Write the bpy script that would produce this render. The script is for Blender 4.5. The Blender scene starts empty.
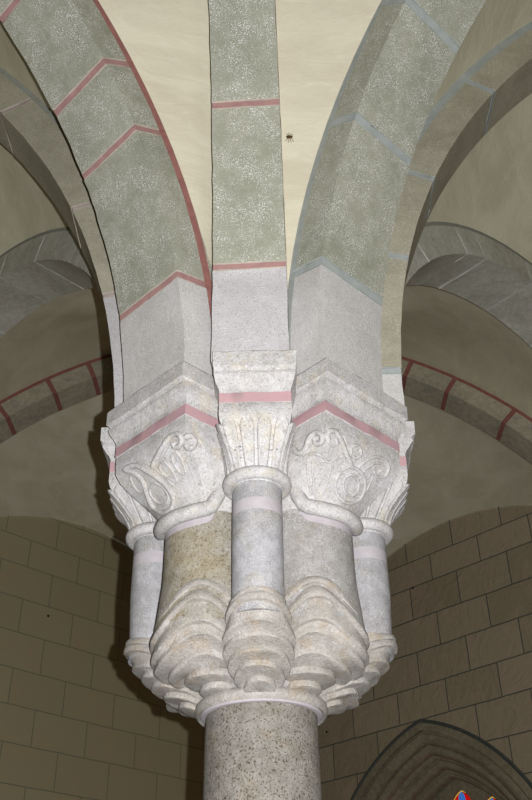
import bpy, bmesh, math, random
from mathutils import Vector, Matrix
from mathutils.bvhtree import BVHTree
random.seed(7)
PI = math.pi
S2 = math.sqrt(2.0)
scene = bpy.context.scene
COL = scene.collection

# ------------------------------------------------------------------ camera
CAM = Vector((0.080, -4.679, 1.600))
FPX = 936.0
P, Y, RO = math.radians(35.2), math.radians(-0.385), math.radians(-0.958)
fw = Vector((math.sin(Y)*math.cos(P), math.cos(Y)*math.cos(P), math.sin(P)))
rt = Vector((math.cos(Y), -math.sin(Y), 0))
up = rt.cross(fw)
rt2 = math.cos(RO)*rt + math.sin(RO)*up
up2 = -math.sin(RO)*rt + math.cos(RO)*up
cam = bpy.data.cameras.new('camera')
cam.sensor_fit = 'VERTICAL'; cam.sensor_height = 36.0; cam.lens = FPX*36.0/800.0
cam.clip_start = 0.02; cam.clip_end = 200
camo = bpy.data.objects.new('camera', cam); COL.objects.link(camo)
M = Matrix((rt2, up2, -fw)).transposed().to_4x4(); M.translation = CAM
camo.matrix_world = M
scene.camera = camo

def ray(px, py):
    return (rt2*((px-266)/FPX) + up2*(-(py-400)/FPX) + fw).normalized()

# ------------------------------------------------------------------ light
world = bpy.data.worlds.new('world'); scene.world = world
world.use_nodes = True
bgn = world.node_tree.nodes['Background']
bgn.inputs[0].default_value = (0.75, 0.85, 1.0, 1); bgn.inputs[1].default_value = 0.6

fl = bpy.data.lights.new('camera_flash', 'SPOT')
fl.energy = 1560.0; fl.color = (0.985, 0.99, 1.0)
fl.spot_size = math.radians(125); fl.spot_blend = 0.75; fl.shadow_soft_size = 0.014
flo = bpy.data.objects.new('camera_flash', fl); COL.objects.link(flo)
flo.matrix_world = M.copy(); flo.location = CAM + rt2*0.125 + up2*0.035
# unseen area lamp added behind the camera to lift the weak ambient light
dl = bpy.data.lights.new('ambient_fill', 'AREA'); dl.shape = 'RECTANGLE'; dl.size = 2.4; dl.size_y = 3.2
dl.energy = 52.0; dl.color = (1.0, 0.93, 0.78)
dlo = bpy.data.objects.new('ambient_fill', dl); COL.objects.link(dlo)
dlo.location = (3.2, -7.2, 2.6)
dlo.rotation_euler = (Vector((0, 0, 5.0))-dlo.location).to_track_quat('-Z', 'Y').to_euler()

vs = scene.view_settings
vs.view_transform = 'Standard'; vs.look = 'None'; vs.gamma = 1.0; vs.use_curve_mapping = False
vs.exposure = 0.0

# ------------------------------------------------------------------ materials
def srgb(r, g, b):
    f = lambda c: (c/255/12.92) if c/255 <= 0.04045 else ((c/255+0.055)/1.055)**2.4
    return (f(r), f(g), f(b), 1)

class NT:
    def __init__(s, name):
        s.m = bpy.data.materials.new(name); s.m.use_nodes = True
        s.t = s.m.node_tree; s.b = s.t.nodes['Principled BSDF']
        s.b.inputs['Specular IOR Level'].default_value = 0.12
        s.geo = s.t.nodes.new('ShaderNodeNewGeometry')
    def n(s, k, **kw):
        x = s.t.nodes.new(k)
        for a, v in kw.items(): setattr(x, a, v)
        return x
    def l(s, a, b): s.t.links.new(a, b)
    def noise(s, scale, detail=3, rough=0.6, vec=None, dist=0.0):
        x = s.n('ShaderNodeTexNoise'); x.inputs['Scale'].default_value = scale
        x.inputs['Detail'].default_value = detail; x.inputs['Roughness'].default_value = rough
        x.inputs['Distortion'].default_value = dist
        s.l(vec or s.geo.outputs['Position'], x.inputs['Vector']); return x.outputs['Fac']
    def ramp(s, fac, lo, hi):
        x = s.n('ShaderNodeMapRange'); x.clamp = True; x.interpolation_type = 'SMOOTHSTEP'
        x.inputs['From Min'].default_value = lo; x.inputs['From Max'].default_value = hi
        s.l(fac, x.inputs['Value']); return x.outputs['Result']
    def math(s, op, a, b):
        x = s.n('ShaderNodeMath', operation=op)
        for i, v in enumerate((a, b)):
            if isinstance(v, (int, float)): x.inputs[i].default_value = v
            else: s.l(v, x.inputs[i])
        return x.outputs[0]
    def mix(s, fac, a, b, mode='MIX'):
        x = s.n('ShaderNodeMix', data_type='RGBA', blend_type=mode)
        for i, v in ((0, fac), (6, a), (7, b)):
            if isinstance(v, (int, float, tuple)): x.inputs[i].default_value = v
            else: s.l(v, x.inputs[i])
        return x.outputs[2]
    def bump(s, h, strength, dist=0.01):
        x = s.n('ShaderNodeBump'); x.inputs['Strength'].default_value = strength
        x.inputs['Distance'].default_value = dist
        s.l(h, x.inputs['Height']); s.l(x.outputs[0], s.b.inputs['Normal'])
    def done(s, col, rough=0.9):
        if isinstance(col, tuple): s.b.inputs['Base Color'].default_value = col
        else: s.l(col, s.b.inputs['Base Color'])
        s.b.inputs['Roughness'].default_value = rough
        return s.m

def stone(name, c1, c2, fleck, famt, fs=70, c3=None, pit=None, pitamt=0.0, bump=0.5, low=2.2, fth=0.53, bl=0.4):
    k = NT(name)
    col = k.mix(k.ramp(k.noise(low, 4), 0.35, 0.65), c1, c2)
    if c3: col = k.mix(k.math('MULTIPLY', k.ramp(k.noise(low*2.3, 3), 0.52, 0.68), 0.75), col, c3)
    fn = k.noise(fs, 3, 0.65)
    den = k.ramp(k.noise(7, 3), 0.25, 0.7)
    f = k.math('MULTIPLY', k.math('MULTIPLY', k.ramp(fn, fth, fth+0.09), famt), den)
    col = k.mix(f, col, fleck)
    if pit:
        pn = k.noise(fs*0.75, 3, 0.7)
        g = k.math('MULTIPLY', k.ramp(k.math('SUBTRACT', 1.0, pn), 0.555, 0.61), pitamt)
        col = k.mix(g, col, pit)
    fine = k.noise(fs*2.2, 2)
    col = k.mix(0.6, col, k.mix(fine, srgb(60, 60, 60), srgb(235, 235, 235)), 'SOFT_LIGHT')
    blot = k.ramp(k.noise(16, 5, 0.7), 0.36, 0.66)
    col = k.mix(bl, col, k.mix(blot, srgb(110, 106, 100), srgb(206, 206, 208)), 'SOFT_LIGHT')
    h = k.math('ADD', fn, k.math('MULTIPLY', k.noise(11, 4), 0.8))
    k.bump(h, bump, 0.012)
    return k.done(col, 0.92)

def paint(name, c1, c2, bump=0.25):
    k = NT(name)
    col = k.mix(k.ramp(k.noise(14, 4), 0.3, 0.7), c1, c2)
    k.bump(k.noise(60, 4), bump, 0.008)
    return k.done(col, 0.85)

def plaster(name, c1, c2, streak, bump=0.35):
    k = NT(name)
    mp = k.n('ShaderNodeMapping'); mp.inputs['Scale'].default_value = (0.9, 0.9, 2.6)
    mp.inputs['Rotation'].default_value = (0.5, 0.3, 0.2)
    k.l(k.geo.outputs['Position'], mp.inputs['Vector'])
    a = k.noise(1.6, 5, 0.6, mp.outputs[0], 0.6)
    col = k.mix(k.ramp(a, 0.3, 0.7), c1, c2)
    b = k.noise(4.5, 5, 0.65, mp.outputs[0], 1.2)
    col = k.mix(k.math('MULTIPLY', k.ramp(b, 0.52, 0.75), 0.5), col, streak)
    k.bump(k.math('ADD', b, k.math('MULTIPLY', k.noise(40, 3), 0.3)), bump, 0.02)
    return k.done(col, 0.9)

M_VOUS = stone('voussoir_stone', srgb(168, 168, 152), srgb(156, 157, 141), srgb(250, 250, 250), 0.95, 160, bump=0.45, bl=0.16)
M_VOUSG = stone('voussoir_stone_grey', srgb(176, 171, 152), srgb(162, 157, 138), srgb(223, 222, 210), 0.5, 110, bump=0.5, bl=0.16)
M_SPRING = stone('springer_stone', srgb(206, 204, 202), srgb(196, 193, 191), srgb(244, 240, 236), 0.75, 150, bump=0.45, bl=0.16, pit=srgb(118, 112, 104), pitamt=0.3)
M_SPRINGP = stone('springer_stone_pink', srgb(194, 190, 192), srgb(186, 183, 183), srgb(230, 228, 229), 0.5, 120, bump=0.45, bl=0.16, pit=srgb(118, 112, 104), pitamt=0.3)
M_BACK = stone('rear_arch_stone', srgb(200, 199, 188), srgb(186, 184, 172), srgb(230, 231, 224), 0.5, 70, bump=0.6)
M_CROSS = stone('cross_rib_stone', srgb(186, 178, 158), srgb(170, 164, 146), srgb(214, 212, 198), 0.4, 60, c3=srgb(162, 160, 150), bump=0.6)
M_CAP = stone('capital_stone', srgb(194, 192, 192), srgb(186, 183, 181), srgb(224, 223, 224), 0.6, 100, c3=srgb(192, 185, 172), bump=0.55, low=3.5, pit=srgb(118, 112, 104), pitamt=0.35)
M_SHAFTS = stone('small_shaft_stone', srgb(174, 173, 176), srgb(162, 160, 161), srgb(204, 204, 207), 0.75, 150, c3=srgb(164, 160, 153), bump=0.5, low=3, pit=srgb(118, 112, 104), pitamt=0.3)
M_SHAFTL = stone('large_shaft_stone', srgb(168, 165, 164), srgb(158, 155, 150), srgb(204, 202, 204), 0.65, 110, c3=srgb(160, 154, 140), pit=srgb(118, 110, 94), pitamt=0.3, bump=0.6, low=2.6)
M_OCHRE = stone('ochre_shaft_stone', srgb(158, 149, 128), srgb(154, 149, 138), srgb(186, 182, 174), 0.6, 100, c3=srgb(168, 164, 160), pit=srgb(104, 90, 66), pitamt=0.65, bump=0.7, low=4)
M_CORB = stone('corbel_stone', srgb(176, 171, 166), srgb(164, 159, 151), srgb(206, 204, 201), 0.45, 100, c3=srgb(174, 161, 145), bump=0.7, low=4, pit=srgb(118, 112, 104), pitamt=0.3)
M_COLUMN = stone('column_stone', srgb(144, 140, 133), srgb(136, 132, 124), srgb(168, 165, 160), 0.45, 120, c3=srgb(142, 134, 121), pit=srgb(82, 66, 47), pitamt=0.9, bump=0.7, low=3, fth=0.52)
M_LILAC = paint('lilac_limewash', srgb(178, 171, 174), srgb(168, 162, 166))
M_PINKCAP = paint('pink_joint_paint', srgb(182, 146, 150), srgb(172, 144, 146))
M_RED = paint('red_joint_paint', srgb(174, 136, 132), srgb(160, 124, 121))
M_REDS = paint('red_seam_paint', srgb(166, 116, 108), srgb(150, 104, 98))
M_PINKL = paint('pale_pink_joint_paint', srgb(170, 158, 152), srgb(162, 148, 142))
M_BLUE = paint('bluegrey_joint_paint', srgb(168, 173, 171), srgb(156, 162, 160))
M_BLUES = paint('bluegrey_seam_paint', srgb(164, 170, 166), srgb(152, 158, 154))
M_GREY = paint('grey_joint_paint', srgb(204, 204, 196), srgb(190, 190, 182))
M_GREYS = paint('grey_seam_paint', srgb(150, 152, 144), srgb(138, 140, 130))
M_DRED = paint('dark_red_joint_paint', srgb(154, 102, 95), srgb(140, 90, 84))
M_PALE = paint('pale_lime_line', srgb(190, 180, 168), srgb(176, 168, 154))
M_CREAM = plaster('cream_plaster', srgb(214, 208, 186), srgb(202, 194, 172), srgb(222, 218, 200), 0.25)
M_WEB = plaster('vault_plaster', srgb(216, 211, 186), srgb(200, 194, 168), srgb(226, 220, 196), 0.3)
M_FLOOR = stone('floor_stone', srgb(120, 112, 100), srgb(104, 96, 86), srgb(140, 132, 120), 0.3, 30)
M_WIN = stone('window_stone', srgb(154, 146, 124), srgb(140, 132, 110), srgb(162, 155, 136), 0.2, 60, bump=0.2)
M_DARK = paint('dark_line_paint', srgb(88, 92, 88), srgb(78, 82, 78))
M_LEAD = paint('lead_came', srgb(46, 46, 44), srgb(36, 36, 34))

def ashlar(name, zs, joints_at, width, tones, mortar, bumpk, rough_patch):
    k = NT(name)
    sep = k.n('ShaderNodeSeparateXYZ'); tc = k.n('ShaderNodeTexCoord')
    k.l(tc.outputs['Object'], sep.inputs[0])
    fc = k.n('ShaderNodeFloatCurve')
    c = fc.mapping.curves[0]
    n = len(zs)-1
    c.points[0].location = (zs[0]/12.0, 0.0); c.points[1].location = (zs[-1]/12.0, 1.0)
    for i in range(1, n): c.points.new(zs[i]/12.0, i/n)
    for p in c.points: p.handle_type = 'VECTOR'
    fc.mapping.extend = 'EXTRAPOLATED'; fc.mapping.update()
    k.l(k.math('DIVIDE', sep.outputs[2], 12.0), fc.inputs['Value'])
    RH = (zs[-1]-zs[0])/n
    v = k.math('MULTIPLY', fc.outputs[0], n*RH)
    cb = k.n('ShaderNodeCombineXYZ')
    wob = k.math('MULTIPLY', k.math('SUBTRACT', k.noise(1.7, 3), 0.5), 0.03)
    k.l(k.math('SUBTRACT', sep.outputs[0], joints_at), cb.inputs[0]); k.l(k.math('ADD', v, wob), cb.inputs[1])
    br = k.n('ShaderNodeTexBrick'); k.l(cb.outputs[0], br.inputs['Vector'])
    br.offset = 0.5; br.offset_frequency = 2; br.squash = 1.0
    br.inputs['Scale'].default_value = 1.0; br.inputs['Mortar Size'].default_value = 0.0085
    br.inputs['Mortar Smooth'].default_value = 0.1
    br.inputs['Brick Width'].default_value = width; br.inputs['Row Height'].default_value = RH
    br.inputs['Color1'].default_value = tones[0]; br.inputs['Color2'].default_value = tones[1]
    br.inputs['Mortar'].default_value = mortar
    nz = k.noise(2.3, 5, 0.65, None, 0.8)
    col = k.mix(k.math('MULTIPLY', k.ramp(nz, 0.5, 0.72), 0.55), br.outputs['Color'], tones[2])
    col = k.mix(br.outputs['Fac'], col, mortar)
    rp = k.noise(3.2, 6, 0.6, None, 2.2)
    h = k.math('ADD', k.math('MULTIPLY', rp, rough_patch), k.math('MULTIPLY', k.noise(30, 4), 0.25))
    h = k.math('SUBTRACT', h, k.math('MULTIPLY', br.outputs['Fac'], 0.4))
    k.bump(h, bumpk, 0.03)
    return k.done(col, 0.9)

# ------------------------------------------------------------------ helpers
def mesh_obj(name, verts, faces, mats, midx=None, parent=None, smooth=35, matrix=None):
    me = bpy.data.meshes.new(name)
    me.from_pydata([tuple(v) for v in verts], [], faces)
    for m in mats: me.materials.append(m)
    if midx:
        for p, i in zip(me.polygons, midx): p.material_index = i
    bm = bmesh.new(); bm.from_mesh(me)
    bmesh.ops.recalc_face_normals(bm, faces=bm.faces)
    bm.to_mesh(me); bm.free()
    if smooth is not None:
        for p in me.polygons: p.use_smooth = True
        me.set_sharp_from_angle(angle=math.radians(smooth))
    o = bpy.data.objects.new(name, me); COL.objects.link(o)
    if parent: o.parent = parent
    if matrix is not None: o.matrix_world = matrix
    return o

def empty(name, loc=(0, 0, 0), rz=0, label=None, cat=None, group=None):
    o = bpy.data.objects.new(name, None); COL.objects.link(o)
    o.location = loc; o.rotation_euler = (0, 0, rz); o.empty_display_size = 0.2
    if label: o['label'] = label
    if cat: o['category'] = cat
    if group: o['group'] = group
    return o

def loft(rings, closed=True, cap=True):
    """rings: list of equally long point lists"""
    V = [p for r in rings for p in r]; n = len(rings[0]); F = []
    for i in range(len(rings)-1):
        for j in range(n if closed else n-1):
            a, b = i*n+j, i*n+(j+1) % n
            F.append((a, b, b+n, a+n))
    if cap:
        F.append(tuple(range(n))[::-1]); F.append(tuple((len(rings)-1)*n+j for j in range(n)))
    return V, F

def tube(path, rad, seg=8, closed=False, flat=1.0, ups=None):
    """a swept round bar; rad number or list"""
    n = len(path); rings = []
    for i, p in enumerate(path):
        a = path[(i-1) % n] if (closed or i > 0) else path[i]
        b = path[(i+1) % n] if (closed or i < n-1) else path[i]
        t = (b-a).normalized()
        u = (ups[i] if ups else Vector((0, 0, 1)))
        s = t.cross(u)
        if s.length < 1e-4: s = t.cross(Vector((0, 1, 0)))
        s.normalize(); w = s.cross(t).normalized()
        r = rad[i] if isinstance(rad, list) else rad
        rings.append([p + s*(r*math.cos(q*2*PI/seg)) + w*(r*flat*math.sin(q*2*PI/seg)) for q in range(seg)])
    if closed:
        rings.append(rings[0]); return loft(rings, True, False)
    return loft(rings)

def box(x0, x1, y0, y1, z0, z1):
    V = [Vector((x, y, z)) for z in (z0, z1) for x, y in ((x0, y0), (x1, y0), (x1, y1), (x0, y1))]
    return V, [(0, 3, 2, 1), (4, 5, 6, 7), (0, 1, 5, 4), (1, 2, 6, 5), (2, 3, 7, 6), (3, 0, 4, 7)]

def join(parts):
    V = []; F = []
    for v, f in parts:
        o = len(V); V += list(v); F += [tuple(i+o for i in q) for q in f]
    return V, F

# ------------------------------------------------------------------ room
A = 7.64                       # pier axis to wall
NR = Vector((1, 1, 0))/S2      # outward normal of the right rear wall
DR = Vector((1, -1, 0))/S2     # along it
NL = Vector((-1, 1, 0))/S2
DL = Vector((-1, -1, 0))/S2

def wall_matrix(d, n):
    m = Matrix((d, n, Vector((0, 0, 1)))).transposed().to_4x4()
    m.translation = n*A
    return m
ZR = [0.0, 0.6, 1.1, 1.58, 2.06, 2.54, 3.03, 3.52, 4.0, 4.49, 4.98, 5.49, 5.95, 6.45, 6.94, 7.45, 7.855, 8.33]
ZL = [0.0, 0.55, 1.04, 1.53, 2.01, 2.5, 2.98, 3.47, 3.96, 4.45, 4.94, 5.41, 5.88, 6.37, 6.85, 7.33, 7.737, 8.2]
M_ASHR = ashlar('ashlar_right', ZR, -3.32, 0.868, (srgb(170, 156, 132), srgb(154, 142, 117), srgb(178, 156, 138)), srgb(92, 96, 88), 0.6, 1.6)
M_ASHL = ashlar('ashlar_left', ZL, -2.83, 0.83, (srgb(172, 162, 130), srgb(168, 158, 126), srgb(176, 156, 120)), srgb(134, 134, 110), 0.25, 0.3)

# pointed window: centres at +-CX from the axis, radius r, springing ZS
WS, ZS, CX = -4.70, 2.83, 0.69
def pointed(r, n=26, base=1.4):
    """right foot up over the apex to the left foot, in wall s,z"""
    a1 = math.acos(CX/r); out = [Vector((WS-CX+r, 0, base))]
    for i in range(n+1):
        a = a1*i/n; out.append(Vector((WS-CX+r*math.cos(a), 0, ZS+r*math.sin(a))))
    L = [Vector((2*WS-p.x, 0, p.z)) for p in out[:-1]][::-1]
    return out+L

def wall_with_hole(name, mat, d, n, hole=None):
    """front face at local y=0, 1 m thick outward; local x = along the wall"""
    H = 10.5; W2 = A
    bm = bmesh.new()
    outer = [Vector((-W2, 0, 0)), Vector((W2, 0, 0)), Vector((W2, 0, H)), Vector((-W2, 0, H))]
    loops = [outer] + ([hole] if hole else [])
    edges = []
    for L in loops:
        vv = [bm.verts.new(p) for p in L]
        edges += [bm.edges.new((vv[i], vv[(i+1) % len(vv)])) for i in range(len(vv))]
    bmesh.ops.triangle_fill(bm, use_beauty=True, use_dissolve=False, edges=edges)
    ret = bmesh.ops.extrude_face_region(bm, geom=list(bm.faces))
    for v in ret['geom']:
        if isinstance(v, bmesh.types.BMVert): v.co.y += 1.0
    bmesh.ops.recalc_face_normals(bm, faces=bm.faces)
    me = bpy.data.meshes.new(name); bm.to_mesh(me); bm.free(); me.materials.append(mat)
    o = bpy.data.objects.new(name, me); COL.objects.link(o)
    o.matrix_world = wall_matrix(d, n); o['kind'] = 'structure'
    return o
wall_with_hole('wall_right', M_ASHR, DR, NR, pointed(2.74))
wall_with_hole('wall_left', M_ASHL, DL, NL)
wall_with_hole('wall_front_left', M_ASHL, NL*-1, DL)
wall_with_hole('wall_front_right', M_ASHR, NR*-1, DR)
v, f = box(-A*S2, A*S2, -A*S2, A*S2, -0.3, 0.0)
fo = mesh_obj('floor', v, f, [M_FLOOR], smooth=None); fo['kind'] = 'structure'
# turn the floor square to match the walls
fo.data.transform(Matrix.Rotation(PI/4, 4, 'Z') @ Matrix.Scale(1/S2, 4, (1, 0, 0)) @ Matrix.Scale(1/S2, 4, (0, 1, 0)))

# ------------------------------------------------------------------ vault
Z0 = 4.585
class Arc:
    """semicircular arch in a vertical plane; dirv horizontal, starts at the pier"""
    def __init__(s, dirv, c, zc, R, hw, T, org=Vector((0, 0, 0)), pull=0.0, z0=Z0, lat=0.0):
        s.d = dirv.normalized(); s.n = Vector((0, 0, 1)).cross(s.d); s.c, s.zc, s.R, s.hw, s.T = c, zc, R, hw, T
        s.org = org + s.n*lat; s.pull = pull
        s.a0 = math.degrees(math.asin(max(-0.9, min(0.9, (z0-zc)/R))))
        s.vert = max(0.0, zc-z0)      # straight piece under the curve
        if s.vert > 0: s.a0 = -math.degrees(s.vert/R)
    def at(s, al, off, q=0.0):
        """al in degrees (negative = straight part), off radial, q sideways"""
        if al < 0 and s.vert > 0: x = s.c-(s.R+off); z = s.zc+math.radians(al)*s.R
        elif al > 180 and s.vert > 0: x = s.c+(s.R+off); z = s.zc-math.radians(al-180)*s.R
        else:
            r = math.radians(al); x = s.c-(s.R+off)*math.cos(r); z = s.zc+(s.R+off)*math.sin(r)
        if s.pull and al < 40: x -= s.pull*((40-max(al, 0))/40)**2
        return s.org + s.d*x + s.n*q + Vector((0, 0, z))

def build_arch(name, arc, joints, jw, mats, label, springers=1, seed=0, stripe=(0.035, 0.035), group='stone arches of the vault', cat='arch', end=None):
    """mats: stone, springer, joint, stripe.  joints: angles in degrees; jw joint width in m"""
    rnd = random.Random(seed)
    e = end if end is not None else 180-arc.a0
    hj = math.degrees(jw/2/arc.R); he = math.degrees(.009/arc.R)
    marks = [(arc.a0, 'b', 0)]
    segs = []; a = arc.a0; bi = 0
    for j in joints:
        segs.append((a, j-hj, 'b', bi)); segs.append((j-hj, j-hj+he, 'p', bi)); segs.append((j-hj+he, j+hj-he, 'j', bi)); segs.append((j+hj-he, j+hj, 'p', bi)); a = j+hj; bi += 1
    segs.append((a, e, 'b', bi))
    blk = {}
    for i in range(bi+2): blk[i] = (rnd.uniform(-.004, .004), rnd.uniform(-.004, .004), rnd.random())
    hw, T = arc.hw, arc.T
    sl, sr = stripe
    prof = [(-hw, T+.14), (-hw, T), (-hw, T-sl), (-hw, T*.5), (-hw, .03), (-hw, 0), (-hw*.5, 0), (0, 0), (hw*.5, 0), (hw, 0), (hw, .03), (hw, T*.5), (hw, T-sr), (hw, T), (hw, T+.14)]
    np_ = len(prof)
    rows = []; info = []
    for (x0, x1, k, b) in segs:
        n = max(1, int(math.ceil((x1-x0)/1.3)))
        for i in range(n+1):
            al = x0+(x1-x0)*i/n
            if k == 'b': dr, dq = blk[b][0], blk[b][1]
            else: dr, dq = 0.001, 0.0
            row = []
            for (q, off) in prof:
                jit = rnd.uniform(-.0022, .0022)
                surf = 1 if off < T-.05 else 0
                aj = al+(math.degrees(rnd.uniform(-.003, .003)/arc.R) if k != 'b' else 0)
                row.append(arc.at(aj, off+(dr if off < T*.4 else 0)+jit*(off < .02), q+surf*(math.copysign(dq, q) if abs(q) > hw*.6 else 0)+jit*(abs(q) > hw*.9 and surf)))
            rows.append(row); info.append((k, b))
    V = [p for r in rows for p in r]; F = []; MI = []
    for i in range(len(rows)-1):
        k, b = info[i]
        if info[i] != info[i+1]: k = 'p' if 'p' in (info[i][0], info[i+1][0]) else 'j'
        for j in range(np_-1):
            F.append((i*np_+j, i*np_+j+1, (i+1)*np_+j+1, (i+1)*np_+j))
            if k == 'j': m = 2
            elif k == 'p': m = 4
            elif b < springers: m = 1
            else: m = 0
            if j in (1,) and sl > 0: m = 3
            if j in (np_-3,) and sr > 0: m = 3
            MI.append(m)
    F.append(tuple(range(np_))); MI.append(0); F.append(tuple((len(rows)-1)*np_+j for j in range(np_))); MI.append(0)
    # close the buried back
    for i in range(len(rows)-1): F.append((i*np_+np_-1, i*np_, (i+1)*np_, (i+1)*np_+np_-1)); MI.append(0)
    o = mesh_obj(name, V, F, mats[:4]+[mats[4] if len(mats) > 4 else M_PALE], MI, smooth=30)
    o['label'] = label; o['category'] = cat
    if group: o['group'] = group
    return o

dFL, dFR, dBL, dBR = (Vector((x, y, 0))/S2 for x, y in ((-1, -1), (1, -1), (-1, 1), (1, 1)))
dF, dL, dR_, dB = Vector((0, -1, 0)), Vector((-1, 0, 0)), Vector((1, 0, 0)), Vector((0, 1, 0))
T_FL = Arc(dFL, 4.24, 4.42, 3.455, .265, .27)
T_FR = Arc(dFR, 4.12, 4.70, 3.365, .265, .27)
T_BR = Arc(dBR, 3.85, 4.93, 2.965, .28, .33, pull=0.05)
T_BL = Arc(dBL, 4.15, 5.05, 3.07, .28, .33, pull=0.25)
G_F = Arc(Vector((-.045, -1, 0)), 5.50, 4.70, 4.68, .203, .30, lat=0.012)
G_R = Arc(dR_, 5.446, 4.76, 4.587, .20, .31)
G_L = Arc(dL, 5.80, 4.35, 4.98, .20, .31)
G_B = Arc(dB, 5.50, 4.70, 4.68, .19, .30)
X_B = Arc(Vector((1, 0, 0)), -0.29, 4.42, 4.97, .20, .30, org=Vector((0, 5.4, 0)))
def more(js, step, last): 
    js = list(js)
    while js[-1]+step < last: js.append(js[-1]+step)
    return js
build_arch('transverse_arch', T_FL, more([13.2, 30.1, 37.9], 11.5, 170), .055, [M_VOUS, M_SPRING, M_RED, M_REDS],
    'broad grey stone arch springing to upper left with pink-red painted zigzag joints', seed=1, stripe=(.058, .058))
build_arch('transverse_arch', T_FR, more([10.8, 28.3, 42.6], 12, 170), .06, [M_VOUS, M_SPRING, M_BLUE, M_BLUES, M_BLUES],
    'broad grey stone arch springing to upper right with blue-grey painted joints', seed=2, stripe=(.055, .055))
build_arch('transverse_arch', T_BR, [14, 30, 43.6, 59.9, 67.3, 84, 100, 116, 132, 150], .03, [M_BACK, M_BACK, M_GREY, M_GREYS, M_GREY],
    'grey arch in the shade behind the right ribs with pale lateral joint lines', seed=3, stripe=(.04, .04))
build_arch('transverse_arch', T_BL, [16, 32, 47, 62, 76, 92, 108, 124, 140, 156], .026, [M_BACK, M_BACK, M_GREY, M_GREYS, M_GREY],
    'grey arch in the shade behind the left ribs, left of the pier', seed=4, stripe=(.04, .04))
build_arch('diagonal_rib', G_F, more([6.4, 20.1], 12.5, 170), .054, [M_VOUS, M_SPRINGP, M_RED, M_RED],
    'narrow straight central rib rising toward the viewer with three pink bands', seed=5, cat='rib', group='diagonal ribs of the vault', stripe=(.0, .03))
build_arch('diagonal_rib', G_R, more([2.4, 14.0, 23.9, 37.7], 11.5, 170), .05, [M_VOUSG, M_SPRING, M_BLUE, M_BLUES, M_BLUE],
    'slender rib curving off to the far right beyond the broad right arch, grey joints', seed=6, cat='rib', group='diagonal ribs of the vault', stripe=(.075, .06))
build_arch('diagonal_rib', G_L, more([14.5, 24.3, 38.5], 11.5, 170), .045, [M_VOUSG, M_SPRINGP, M_PINKL, M_GREYS],
    'slender rib curving off to the far left beyond the broad left arch, faint pink joints', seed=7, cat='rib', group='diagonal ribs of the vault', stripe=(.05, .05))
build_arch('diagonal_rib', G_B, more([7, 19], 11.5, 170), .045, [M_CROSS, M_SPRING, M_DRED, M_DRED],
    'rib hidden behind the pier running back to the room corner', seed=8, cat='rib', group='diagonal ribs of the vault')
build_arch('cross_rib', X_B, [10, 17, 24, 31, 38, 45, 52.7, 60.5, 66.8, 74, 81, 88, 95, 102, 109, 115.4, 122.1, 131.6, 139, 146, 153, 160], .058, [M_CROSS, M_CROSS, M_DRED, M_DRED, M_DRED],
    'low curved rib with dark red painted joints crossing behind the pier, left to right', seed=9, cat='rib', group=None, stripe=(.055, .055))

# webs ----------------------------------------------------------------
def half(arc, n, side):
    """pier springing to the bay centre along a diagonal rib, on its face"""
    am = math.degrees(math.acos((arc.c-5.4)/(arc.R+arc.T))) if abs(arc.c-5.4) < arc.R else 90
    return [arc.at(arc.a0+(am-arc.a0)*i/n, arc.T-.003, side*(arc.hw-.004)) for i in range(n+1)]
def web(name, Pc, Qc, mat, rise=.12, m=14):
    V = []; n = len(Pc)
    for i in range(n):
        L = (Qc[i]-Pc[i]).length
        for j in range(m+1):
            t = j/m; p = Pc[i].lerp(Qc[i], t); p.z += math.sin(PI*t)*rise*min(1, L/2.5)
            V.append(p)
    F = [(i*(m+1)+j, i*(m+1)+j+1, (i+1)*(m+1)+j+1, (i+1)*(m+1)+j) for i in range(n-1) for j in range(m)]
    return V, F
def wall_arc(n_out, s0, n, zc=4.6, R=3.68):
    """lunette line on a wall, from the mid-wall respond (s=0) to the corner (s=s0)"""
    d = s0.normalized(); out = []
    for i in range(n+1):
        a = PI*i/n
        out.append(n_out*(A-.01) + d*(3.83-R*math.cos(a)) + Vector((0, 0, zc+R*math.sin(a))))
    return out
N = 48
crown = {}
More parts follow.
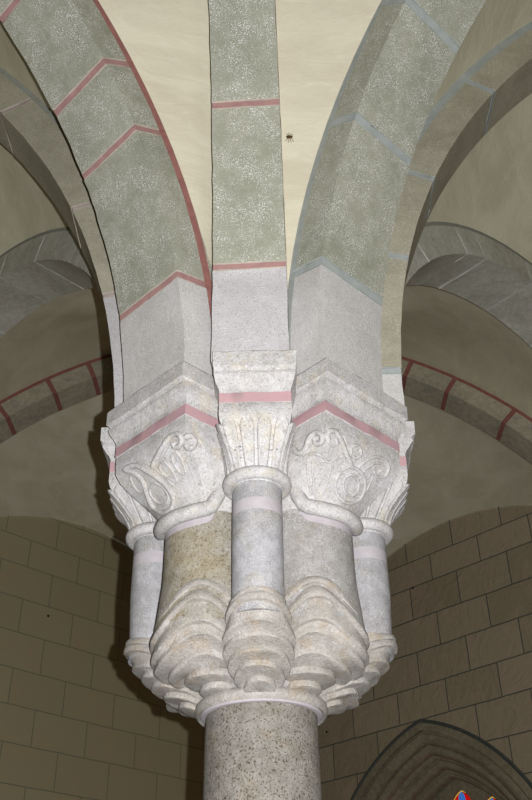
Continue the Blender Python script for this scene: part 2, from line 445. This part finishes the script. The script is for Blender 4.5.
def bay(tag, dg, gd, t1, s1, t2, s2, n1, n2, mat1, mat2, g_sides, zc=4.6):
    """dg diagonal direction; gd its rib; t1,t2 the two transverse arches with the side facing the bay"""
    parts1 = []; parts2 = []
    top = gd.at(90, gd.T+.01, 0).z
    C = dg*5.4 + Vector((0, 0, top))
    H = N//2
    for (t, s, gs, nn, outp) in ((t1, s1, g_sides[0], n1, parts1), (t2, s2, g_sides[1], n2, parts2)):
        Pc = [t.at(t.a0+(180-2*t.a0)*i/N, t.T-.003, s*(t.hw-.004)) for i in range(N+1)]
        Pc = [p if i < N-3 else p for i, p in enumerate(Pc)]
        q1 = half(gd, H, gs)
        end = t.d*A
        ax = (end-dg*5.4); hl = ax.length; ax.normalize()
        # from the bay centre down to the mid-wall respond
        q2 = [dg*5.4+ax*(hl-.05)*math.sin(k/H*PI/2)+Vector((0, 0, 4.6+(top-4.6)*math.cos(k/H*PI/2))) for k in range(H+1)]
        if tag == 'rear':
            ea = -2 if nn < 0 else 182
            near = [X_B.at(90+(ea-90)*k/H, X_B.T-.003, -(X_B.hw-.004)) for k in range(H+1)]
            far = [X_B.at(90+(ea-90)*k/H, X_B.T-.003, X_B.hw-.004) for k in range(H+1)]
        else: near = far = q2
        outp.append(web('w', Pc, q1+near[1:], mat1 if outp is parts1 else mat2))
        # wall cell: lunette from respond to corner against respond-centre-corner
        corner = dg*(A*S2); along = corner-end
        Wc = wall_arc(end.normalized(), along, N, zc)
        ax2 = dg
        q3 = [dg*5.4+ax2*(5.35)*math.sin(k/H*PI/2)+Vector((0, 0, 4.6+(top-4.6)*math.cos(k/H*PI/2))) for k in range(H+1)]
        outp.append(web('w', Wc, far[::-1]+q3[1:], M_WEB if tag == 'rear' else mat1, rise=.10))
    for k, pr in enumerate((parts1, parts2)):
        v, f = join(pr)
        o = mesh_obj('ceiling_'+tag+('_left' if k == 0 else '_right'), v, f, [mat1 if k == 0 else mat2], smooth=80)
        o['kind'] = 'structure'
bay('near', dF, G_F, T_FL, 1, T_FR, -1, None, None, M_CREAM, M_CREAM, (-1, 1))
bay('rear', dB, G_B, T_BL, -1, T_BR, 1, -1, 1, M_WEB, M_WEB, (1, -1))
bay('left', dL, G_L, T_BL, 1, T_FL, -1, None, None, M_WEB, M_WEB, (-1, 1))
bay('right', dR_, G_R, T_FR, 1, T_BR, -1, None, None, M_WEB, M_WEB, (-1, 1))

# ------------------------------------------------------------------ window
wm = wall_matrix(DR, NR)
def sweep_pointed(name, prof, mat, parent, midx=None):
    """prof: list of (radius, depth) swept along the pointed arch; closed loop section"""
    rings = [pointed(r) for r, dpt in prof]
    L = len(rings[0]); rr = []
    for i in range(L):
        rr.append([Vector((rings[j][i].x, prof[j][1], rings[j][i].z)) for j in range(len(prof))])
    V, F = loft(rr, closed=True, cap=True)
    return mesh_obj(name, V, F, [mat], parent=parent, smooth=40)
win = bpy.data.objects.new('window_1', None); COL.objects.link(win); win['kind'] = 'structure'
win.matrix_world = wm
def roll(r0, r1, d0, d1, n=6):
    """rounded moulding between two radii bulging into the opening"""
    return [(r0+(r1-r0)*math.sin(i/n*PI/2), d0+(d1-d0)*(1-math.cos(i/n*PI/2))) for i in range(n+1)]
sweep_pointed('outer_moulding', [(2.76, -.004), (2.735, -.02), (2.71, -.004), (2.71, .3), (2.76, .3)], M_DARK, win)
sweep_pointed('window_frame', [(2.72, .0), (2.61, -.006), (2.61, .05), (2.585, .055), (2.585, .03)] + roll(2.56, 2.44, .01, .10) + [(2.44, .13), (2.42, .13), (2.42, .10)] + roll(2.40, 2.32, .09, .19) + [(2.32, .30), (2.72, .30)], M_WIN, win)
sweep_pointed('inner_moulding', [(2.36, .22), (2.30, .24), (2.275, .28), (2.275, .32), (2.25, .32)] + roll(2.25, 2.18, .34, .44) + [(2.18, .50), (2.15, .50)] + roll(2.14, 2.09, .52, .60) + [(2.09, .90), (2.36, .90)], M_WIN, win)
k = NT('stained_glass_red'); M_GRED = k.done(srgb(200, 24, 20), 0.25)
k = NT('stained_glass_blue'); M_GBLUE = k.done(srgb(70, 130, 205), 0.25)
k = NT('stained_glass_yellow'); M_GYEL = k.done(srgb(232, 196, 70), 0.25)
for mm, cc in ((M_GRED, srgb(220, 20, 16)), (M_GBLUE, srgb(60, 130, 220)), (M_GYEL, srgb(240, 200, 80))):
    b = mm.node_tree.nodes['Principled BSDF']
    b.inputs['Emission Color'].default_value = cc; b.inputs['Emission Strength'].default_value = 0.45
# tracery plate with pointed lights
def pointed_light(cx, apex, w, zb):
    """outline of a lancet, counterclockwise"""
    r = w*1.35; cxo = r-w; zsp = apex-math.sqrt(r*r-cxo*cxo); pts = []
    a1 = math.acos(cxo/r)
    R_ = [Vector((cx-cxo+r*math.cos(a1*i/8), 0, zsp+r*math.sin(a1*i/8))) for i in range(9)]
    L_ = [Vector((2*cx-p.x, 0, p.z)) for p in R_[:-1]][::-1]
    return [Vector((cx+w, 0, zb))]+R_+L_+[Vector((cx-w, 0, zb))]
lights = [(WS+.02, 4.66, .20, 3.95), (WS+.50, 4.50, .20, 3.80), (WS-.50, 4.50, .20, 3.80),
          (WS, 3.70, .42, 1.5), (WS-.98, 3.35, .42, 1.5), (WS+.98, 3.35, .42, 1.5)]
bm = bmesh.new(); edges = []
for L in [pointed(2.13)] + [pointed_light(*q) for q in lights]:
    vv = [bm.verts.new(p) for p in L]
    edges += [bm.edges.new((vv[i], vv[(i+1) % len(vv)])) for i in range(len(vv))]
bmesh.ops.triangle_fill(bm, use_beauty=True, use_dissolve=False, edges=edges)
ret = bmesh.ops.extrude_face_region(bm, geom=list(bm.faces))
for g in ret['geom']:
    if isinstance(g, bmesh.types.BMVert): g.co.y += .12
for g in bm.verts: g.co.y += .70
bmesh.ops.recalc_face_normals(bm, faces=bm.faces)
me = bpy.data.meshes.new('tracery'); bm.to_mesh(me); bm.free(); me.materials.append(M_WIN)
tr = bpy.data.objects.new('tracery', me); COL.objects.link(tr); tr.parent = win
for q in lights:
    cx, apex, w, zb = q
    def plate(inset, y, mat, nm, par):
        o1 = pointed_light(cx, apex-inset*1.25, w-inset, zb+inset)
        V = [Vector((p.x, y, p.z)) for p in o1]+[Vector((p.x, y+.006, p.z)) for p in o1]; n = len(o1)
        F = [tuple(range(n)), tuple(range(n, 2*n))[::-1]]+[(i, (i+1) % n, n+(i+1) % n, n+i) for i in range(n)]
        return mesh_obj(nm, V, F, [mat], parent=par, smooth=None)
    g = plate(-.004, .775, M_GYEL, 'glass_pane', win)
    plate(.016, .768, M_LEAD, 'lead_came', g); plate(.022, .762, M_GRED, 'red_glass', g)
    w3 = w*.36
    for (dz, s) in ((0.09, 1.0), (0.24, 1.3), (0.42, 1.2)):
        if apex-dz-.12 < zb: continue
        o1 = [(0, .07), (.5*s, .02), (.62*s, -.05), (.25*s, -.09), (-.25*s, -.09), (-.62*s, -.05), (-.5*s, .02)]
        V = [Vector((cx+x*w3*1.3, y, apex-dz+z)) for y in (.752, .758) for x, z in o1]; n = len(o1)
        F = [tuple(range(n)), tuple(range(n, 2*n))[::-1]]+[(i, (i+1) % n, n+(i+1) % n, n+i) for i in range(n)]
        mesh_obj('blue_glass', V, F, [M_GBLUE], parent=g, smooth=None)

# ------------------------------------------------------------------ the pier
pier = empty('clustered_pier', (0, 0, 0), 0, 'pale stone pier: round column carrying clustered shafts, carved capitals and corbels', 'column')
def droop(tw, a):
    """lips crest on the flank facing the pier's front or back and sag away from it"""
    if not tw: return 0.0
    d = math.degrees(a if tw > 0 else -a); d = (d+180) % 360-180
    return abs(tw)*(2*math.exp(-((d-42)/40)**2)-1)
def circ(rc, r, z, n=40, hr=None, th=0.0, tilt=0.0, twist=0.0):
    """horizontal ring in the local frame of a shaft: local x outward"""
    out = []
    for i in range(n):
        a = 2*PI*i/n; x = (hr or r)*math.cos(a); y = r*math.sin(a)
        out.append(Vector((rc+x, y, z-tilt*x/(hr or r)+droop(twist, a))))
    return out
def shaft_frame(ang):
    return Matrix.Rotation(ang, 4, 'Z')
def place(o, ang): o.rotation_euler = (0, 0, ang); return o
ANG_S = {'front': -PI/2, 'left': PI, 'right': 0.0, 'back': PI/2}
ANG_L = {'fl': -3*PI/4, 'fr': -PI/4, 'bl': 3*PI/4, 'br': PI/4}

# round column with its base
rings = []
for r, z in ((.285, .42), (.2845, .8), (.2835, 1.4), (.2825, 2.0), (.280, 2.6), (.277, 2.9), (.276, 2.985), (.276, 3.02)):
    rings.append(circ(0, r, z, 64))
V, F = loft(rings)
mesh_obj('column_shaft', V, F, [M_COLUMN], parent=pier)
V, F = loft([circ(0, r, z, 56) for r, z in ((.46, 0), (.46, .16), (.44, .18), (.43, .2), (.45, .23), (.45, .26), (.40, .29), (.35, .31), (.34, .34), (.37, .36), (.37, .40), (.33, .42), (.29, .43))])
mesh_obj('base', V, F, [M_COLUMN], parent=pier)
# neck ring: limewashed underside, bare outer roll
rings = [circ(0, r, z, 72) for r, z in ((.272, 2.975), (.286, 2.972), (.296, 2.975), (.302, 2.985), (.316, 2.978), (.328, 2.990), (.332, 3.005), (.328, 3.024), (.312, 3.04), (.25, 3.05))]
V, F = loft(rings)
MI = []
for i in range(len(rings)-1): MI += [0 if i < 3 else 1]*72
MI += [0, 1]
mesh_obj('neck_ring', V, F, [M_LILAC, M_CORB], MI, parent=pier)
# core between the shafts, up into the springing
V, F = loft([circ(0, r, z, 48) for r, z in ((.26, 3.03), (.34, 3.10), (.42, 3.25), (.44, 3.45), (.44, 4.2), (.52, 4.4), (.56, 4.56))])
mesh_obj('core', V, F, [M_SHAFTL], parent=pier)
V, F = loft([circ(0, r, z, 24) for r, z in ((.5, 4.5), (.52, 5.0), (.46, 5.25), (.1, 5.6))])
mesh_obj('springing_core', V, F, [M_SPRING], parent=pier)

def sqring(rc, r, hr_out, hr_in, ht, z, t, n=48):
    """ring between a circle (t=0) and a rectangle (t=1)"""
    out = []
    for i in range(n):
        a = 2*PI*i/n; c, s = math.cos(a), math.sin(a)
        m = max(abs(c), abs(s)); qx, qy = c/m, s/m
        sx = qx*(hr_out if qx > 0 else hr_in); sy = qy*ht
        out.append(Vector((rc+r*c*(1-t)+sx*t, r*s*(1-t)+sy*t, z)))
    return out

RS, rS = .567, .125           # small shafts
RL, rL = .365, .232           # large shafts
from mathutils import noise as mnoise
def weather(V, amp, sc, off=0.0):
    return [v+mnoise.noise_vector(v*sc+Vector((off, off, 0)))*amp for v in V]
def jitter(V, amt, seed):
    V = weather(V, amt*4, 9.0, seed); r = random.Random(seed)
    return [v+Vector((r.uniform(-amt, amt), r.uniform(-amt, amt), r.uniform(-amt, amt))) for v in V]

def small_side(key):
    ang = ANG_S[key]; sd = hash(key) % 7
    lv = [(3.27, 0), (3.38, 0), (3.6, 0), (3.772, 0), (3.775, 1), (3.838, 1), (3.841, 2), (3.95, 2)]
    rg = [circ(RS-(.012 if z < 3.4 else .004 if z < 3.5 else 0), rS, z, 40) for z, m in lv]
    V, F = loft(rg); MI = []
    for i in range(len(lv)-1): MI += [1 if (lv[i][1] == 1) else 0]*40
    MI += [0, 0]
    place(mesh_obj('small_shaft', V, F, [M_SHAFTS, M_LILAC], MI, parent=pier), ang)
    # astragal
    path = [Vector((RS+(rS+.018)*math.cos(a*2*PI/48), (rS+.018)*math.sin(a*2*PI/48), 3.968)) for a in range(48)]
    V, F = tube(path, .033, 12, True)
    place(mesh_obj('astragal', V, F, [M_CAP], parent=pier), ang)
    # capital: bell to block
    rg = []
    for z, t, rr, ho, ht in ((3.93, 0, .130, .14, .13), (3.98, .05, .134, .15, .135), (4.03, .25, .14, .175, .145), (4.08, .5, .15, .195, .152), (4.13, .75, .16, .22, .16),
                             (4.18, .95, .17, .245, .168), (4.205, 1, .17, .256, .178), (4.24, 1, .17, .262, .182), (4.298, 1, .17, .262, .182), (4.302, 1, .17, .260, .180)):
        rg.append(sqring(RS, rr, ho, .12, ht, z, t))
    V, F = loft(rg)
    V = jitter(V, .0012, 3)
    cap = place(mesh_obj('capital', V, F, [M_CAP], parent=pier, smooth=45), ang)
    bvh = BVHTree.FromPolygons([tuple(v) for v in V], F)
    # fluted leaves round the bell
    def petal(y0, y1, x0, x1, nrm):
        pass
    leaves = []
    front = [(-.133, -.092), (-.044, -.031), (.044, .031), (.133, .092)]
    for (yt, yb) in front: leaves.append(('f', yt, yb))
    for sgn in (-1, 1):
        for xt, xb in ((.20, .095), (.112, .04), (.022, -.015)): leaves.append((sgn, xt, xb))
    for lf in leaves:
        def pt(u, v_, hgt):
            z = 3.99+(4.225-3.99)*v_
            if lf[0] == 'f': o = Vector((RS+.5, lf[2]+(lf[1]-lf[2])*min(v_, .8)/.8+u, z)); d = Vector((-1, 0, 0))
            else: o = Vector((RS+lf[2]+(lf[1]-lf[2])*min(v_, .8)/.8+u, lf[0]*.5, z)); d = Vector((0, -lf[0], 0))
            h = bvh.ray_cast(o, d)
            p = h[0] if h[0] is not None else o+d*.4
            return p-d*hgt, -d
        wt = .041
        nu, nv = 14, 20; V2 = []
        for j in range(nv+1):
            v_ = j/nv*.96
            w = wt*(.60+.40*min(1, v_/.78))*(math.sqrt(max(0, 1-((v_-.74)/.22)**2)) if v_ > .74 else 1)
            for i in range(nu+1):
                u = -1+2*i/nu
                hh = .023*(1-abs(u)**5)-.009*(max(0, 1-(u/.72)**2))*min(1, (1-v_)*6)*min(1, v_*5)
                if i in (0, nu) or j in (0, nv): hh = -.012
                V2.append(pt(u*w, v_, hh)[0])
        F2 = [(j*(nu+1)+i, j*(nu+1)+i+1, (j+1)*(nu+1)+i+1, (j+1)*(nu+1)+i) for j in range(nv) for i in range(nu)]
        mesh_obj('leaf', V2, F2, [M_CAP], parent=cap, smooth=70)
    # impost block: painted band, cavetto and slab
    hi = .15
    prof = [(4.302, .262, .181, 0), (4.303, .264, .183, 1), (4.364, .264, .183, 1), (4.366, .262, .181, 0), (4.385, .264, .183, 0), (4.40, .272, .190, 0), (4.42, .288, .200, 0), (4.445, .305, .207, 0),
            (4.452, .312, .210, 0), (4.470, .312, .210, 0), (4.473, .306, .206, 0), (4.490, .318, .208, 0), (4.494, .328, .214, 0), (4.578, .330, .216, 0), (4.584, .324, .211, 0)]
    rg = [sqring(RS, .1, a, hi, b, z, 1) for z, a, b, m in prof]
    V, F = loft(rg); MI = []
    for i in range(len(prof)-1): MI += [1 if (prof[i][3] and prof[i+1][3]) else 0]*48
    MI += [0, 0]
    place(mesh_obj('impost', jitter(V, .0012, 5), F, [M_CAP, M_PINKCAP], MI, parent=pier, smooth=30), ang)
    # stepped corbel
    lips = [(3.312, .698, .137), (3.268, .706, .154), (3.178, .655, .170), (3.128, .606, .168), (3.085, .552, .148), (3.045, .490, .118), (3.010, .412, .075)]
    rg = [circ(RS-.01, rS-.005, 3.37, 40)]
    for z, ro, t in lips:
        for dz, dr in ((.026, -.004), (.009, .001), (0, 0), (-.003, -.007), (-.006, -.021)):
            rt_ = t+dr*.9; hr = (ro-.28)/2+dr*.3
            rg.append([Vector((p.x, p.y, p.z)) for p in circ(ro+dr-max(rt_, .03), max(rt_, .03), z+dz, 40, tilt=-.045*t/.165)])
    V, F = loft(rg); V = jitter(V, .0014, 11)
    place(mesh_obj('corbel', V, F, [M_CORB], parent=pier, smooth=50), ang)
for k_ in ANG_S: small_side(k_)

def large_side(key):
    ang = ANG_L[key]
    nseg = 64
    def lift(a):
        """the ring climbs where it meets the neighbouring small shafts"""
        a = (a+PI) % (2*PI)-PI; d = abs(a)
        t = min(1, max(0, (d-math.radians(15))/math.radians(60))); u = min(1, max(0, (d-math.radians(47))/math.radians(26)))
        return .03*t*t*(3-2*t)+.19*u*u*(3-2*u)
    # shaft, slightly swelling toward the corbel
    rg = []; MI = []
    lv = [3.30, 3.40, 3.46, 3.55, 3.65, 3.75, 3.77, 3.792, 3.794, 3.842]
    for z in lv:
        sw = max(0, (3.58-z)/.28)
        r = rL+.020*sw
        ring = []
        for i in range(nseg):
            a = 2*PI*i/nseg
            ring.append(Vector((RL+.012*sw+r*math.cos(a), r*math.sin(a), z+(lift(a) if z > 3.78 else lift(a)*max(0, (z-3.6)/.17)))))
        rg.append(ring)
    V, F = loft(rg)
    for i in range(len(lv)-1): MI += [1 if lv[i] >= 3.79 else 0]*nseg
    MI += [0, 0]
    place(mesh_obj('large_shaft', V, F, [M_OCHRE if key == 'fl' else M_SHAFTL, M_LILAC], MI, parent=pier, smooth=60), ang)
    path = [Vector((RL+(rL+.022)*math.cos(a*2*PI/64), (rL+.022)*math.sin(a*2*PI/64), 3.862+lift(a*2*PI/64))) for a in range(64)]
    V, F = tube(path, .039, 12, True)
    place(mesh_obj('astragal', V, F, [M_CAP], parent=pier), ang)
    rg = []
    for z, t, rr, ho, ht in ((3.88, 0, .240, .25, .22), (3.93, .10, .250, .30, .245), (3.98, .28, .262, .335, .262), (4.03, .50, .275, .365, .275), (4.08, .72, .29, .39, .284), (4.13, .90, .30, .410, .290),
                             (4.18, 1, .30, .424, .292), (4.24, 1, .3, .43, .293), (4.285, 1, .3, .43, .293)):
        rg.append(sqring(RL, rr, ho, .20, ht, z, t, 64))
    # densify for a smooth surface
    V, F = loft(rg); V = jitter(V, .0012, 21)
    cap = place(mesh_obj('capital', V, F, [M_CAP], parent=pier, smooth=32), ang)
    prof = [(4.284, .430, .293, 0), (4.286, .433, .296, 1), (4.345, .433, .296, 1), (4.348, .431, .294, 0), (4.372, .433, .295, 0), (4.40, .447, .305, 0), (4.43, .468, .315, 0), (4.444, .474, .318, 0),
            (4.460, .474, .318, 0), (4.464, .468, .314, 0), (4.480, .476, .318, 0), (4.485, .488, .326, 0), (4.570, .492, .328, 0), (4.580, .484, .322, 0)]
    rg = [sqring(RL, .1, a, .15, b, z, 1) for z, a, b, m in prof]
    V2, F2 = loft(rg); MI = []
    for i in range(len(prof)-1): MI += [1 if (prof[i][3] and prof[i+1][3]) else 0]*48
    MI += [0, 0]
    place(mesh_obj('impost', jitter(V2, .0012, 23), F2, [M_CAP, M_PINKCAP], MI, parent=pier, smooth=30), ang)
    # stepped corbel, its lips drooping outward
    lips = [(3.392, .624, .250, .075), (3.312, .644, .262, .078), (3.222, .634, .258, .060), (3.170, .610, .244, .055), (3.118, .538, .198, .028), (3.08, .455, .140, 0), (3.04, .375, .09, 0)]
    sg = {'fl': 1, 'fr': -1, 'bl': -1, 'br': 1}[key]
    rg = [circ(RL, rL-.012, 3.52, 64)]
    for z, ro, t, tl in lips:
        for dz, dr in ((.030, -.003), (.009, .002), (0, .001), (-.003, -.007), (-.006, -.020)):
            rr = max(t+dr, .03)
            rg.append(circ(ro+dr-rr, rr, z+dz, 64, twist=sg*tl))
    V3, F3 = loft(rg)
    place(mesh_obj('corbel', jitter(V3, .0014, 31), F3, [M_CORB], parent=pier, smooth=50), ang)
    return cap, V, F, ang
caps = {k_: large_side(k_) for k_ in ANG_L}

# carved scrollwork on the two front capitals, laid on the stone surface
def catmull(pts, n=7, closed=False):
    out = []; L = len(pts)
    rng = range(L) if closed else range(L-1)
    for i in rng:
        if closed: p0, p1, p2, p3 = (pts[(i+q-1) % L] for q in range(4))
        else: p0, p1, p2, p3 = pts[max(i-1, 0)], pts[i], pts[i+1], pts[min(i+2, L-1)]
        for k in range(n):
            t = k/n
            out.append(tuple(.5*(2*p1[c]+(-p0[c]+p2[c])*t+(2*p0[c]-5*p1[c]+4*p2[c]-p3[c])*t*t+(-p0[c]+3*p1[c]-3*p2[c]+p3[c])*t**3) for c in (0, 1)))
    if not closed: out.append(pts[-1])
    return out
def carve(key, strokes, off, sc, rad=.0155):
    cap, V, F, ang = caps[key]
    R_ = Matrix.Rotation(ang, 4, 'Z'); Ri = R_.inverted()
    bvh = BVHTree.FromPolygons([tuple(v) for v in V], F)
    for st in strokes:
        pts, closed = st[0], st[1]; r = st[2] if len(st) > 2 else rad
        path = []; ups = []
        for (x, y) in catmull(pts, 7, closed):
            d = ray(off[0]+x/sc, off[1]+y/sc)
            h = bvh.ray_cast(Ri @ CAM, (Ri.to_3x3() @ d))
            if h[0] is None: continue
            n = h[1] if h[1].dot(Ri.to_3x3() @ d) < 0 else -h[1]
            path.append(h[0]+n*.001); ups.append(n)
        if len(path) < 4: continue
        rr = [r]*len(path)
        if not closed: rr[0] = rr[-1] = r*.35
        V2, F2 = tube(path, rr, 8, closed, 1.0, ups)
        mesh_obj('scroll', V2, F2, [M_CAP], parent=cap, smooth=60)
LS = [([(172, 228), (200, 170), (232, 126), (258, 114), (272, 130), (266, 152), (250, 156), (244, 142)], False),
      ([(188, 238), (214, 188), (240, 150)], False, .006),
      ([(283, 124), (300, 120), (314, 134), (310, 154), (294, 160), (286, 146)], False),
      ([(306, 112), (336, 140), (348, 175), (336, 210), (312, 228)], False, .006),
      ([(203, 236), (202, 214), (216, 208), (238, 232), (256, 270), (232, 262)], True, .007),
      ([(240, 196), (246, 176), (262, 182), (278, 215), (284, 246), (262, 236)], True, .007),
      ([(84, 232), (118, 218), (160, 238), (200, 266), (234, 302), (246, 336), (234, 366), (206, 374), (176, 354), (158, 316), (146, 276), (118, 244)], True),
      ([(166, 296), (182, 276), (210, 290), (228, 322), (216, 346), (192, 340), (172, 320)], True, .007),
      ([(102, 252), (120, 256), (138, 282), (144, 306), (128, 304), (110, 280)], True, .006),
      ([(122, 208), (160, 214), (205, 246), (250, 290)], False, .006),
      ([(290, 200), (312, 258), (338, 330)], False, .003)]
carve('fl', LS, (100, 400), 3.325)
RSs = [([(134, 148), (150, 166), (172, 156), (186, 120), (208, 102), (226, 112), (224, 132), (208, 136), (202, 122)], False),
       ([(142, 170), (168, 172), (188, 150), (200, 142)], False, .006),
       ([(244, 128), (242, 104), (262, 98), (282, 122), (300, 168), (318, 208)], False),
       ([(244, 128), (256, 144), (272, 138), (268, 120)], False, .007),
       ([(262, 98), (290, 110), (306, 145), (330, 196)], False, .006),
       ([(266, 268), (280, 228), (312, 210), (346, 226), (360, 266), (346, 306), (312, 324), (280, 306)], True, .010),
       ([(290, 266), (298, 244), (316, 234), (334, 246), (340, 266), (334, 288), (314, 300), (298, 290)], True, .008),
       ([(336, 214), (360, 192), (392, 178), (422, 188), (434, 212), (422, 238), (398, 240), (386, 222)], False, .009),
       ([(352, 226), (378, 204), (404, 198), (416, 214), (404, 224)], False, .007),
       ([(316, 150), (330, 142), (344, 152), (346, 170), (332, 182), (318, 172)], True, .009),
       ([(182, 172), (206, 168), (228, 178), (246, 196), (264, 184), (280, 176)], False, .008),
       ([(196, 192), (224, 192), (252, 198), (244, 246), (230, 290), (206, 304), (198, 250)], True, .006),
       ([(180, 188), (182, 240), (192, 296)], False, .007),
       ([(346, 310), (366, 280), (384, 240)], False, .006)]
carve('fr', RSs, (250, 400), 3.129)

# ------------------------------------------------------------------ small marks
# small dark speck, modelled as a bug, on the cream web right of the central rib
def ray_hit(px, py):
    dg = bpy.context.evaluated_depsgraph_get()
    h = scene.ray_cast(dg, CAM+ray(px, py)*.3, ray(px, py))
    return h[1], h[2]
bpy.context.view_layer.update()
p, n = ray_hit(288, 138)
if n.dot(p-CAM) > 0: n = -n
q = n.to_track_quat('Z', 'Y').to_matrix().to_4x4(); q.translation = p+n*.004
sp = empty('speck', label='tiny dark speck on the cream plaster right of the central rib', cat='speck')
sp.matrix_world = q
M_BUG = paint('speck_brown', srgb(84, 60, 34), srgb(70, 48, 26))
bug = [[Vector((x+rr*math.cos(a*PI/6), rr*.7*math.sin(a*PI/6), .006+.006*rr/.02)) for a in range(12)] for x, rr in ((0, .006),)]
V = []; F = []
def ell(cx, cy, a, b, c, n=10, m=6):
    rg = [[Vector((cx+a*math.sin(PI*j/m)*math.cos(2*PI*i/n), cy+b*math.sin(PI*j/m)*math.sin(2*PI*i/n), c+c*-math.cos(PI*j/m))) for i in range(n)] for j in range(1, m)]
    return loft(rg)
v, f = join([ell(0, 0, .014, .011, .008), ell(.02, .004, .009, .008, .006)])
mesh_obj('body', v, f, [M_BUG], parent=sp)
for i in range(8):
    a = (i % 4)*.5-.75+(PI if i >= 4 else 0)+PI/2
    pts = [Vector((.01, 0, .006)), Vector((.01+.018*math.cos(a), .018*math.sin(a), .014)), Vector((.01+.036*math.cos(a), .036*math.sin(a), .0))]
    v, f = tube(pts, .0016, 5)
    mesh_obj('leg', v, f, [M_BUG], parent=sp)

# nail heads in the walls
M_NAIL = paint('nail_iron', srgb(30, 28, 24), srgb(22, 20, 18))
def nail(mat, s, z, label):
    e = [[Vector((s+r*math.cos(2*PI*i/12), y, z+r*math.sin(2*PI*i/12))) for i in range(12)] for r, y in ((.014, .02), (.014, -.002), (.018, -.006), (.014, -.014), (.004, -.016))]
    v, f = loft(e)
    o = mesh_obj('nail', v, f, [M_NAIL]); o.matrix_world = mat
    o['label'] = label; o['category'] = 'nail'; o['group'] = 'nails in the ashlar walls'
nail(wm, -4.562, 7.435, 'small dark nail head high in the right wall beside the capital')
nail(wm, -6.466, 5.695, 'small dark nail head low in the right wall just beside the column')
nail(wall_matrix(DL, NL), -3.254, 6.717, 'small dark nail head in the left ashlar wall')
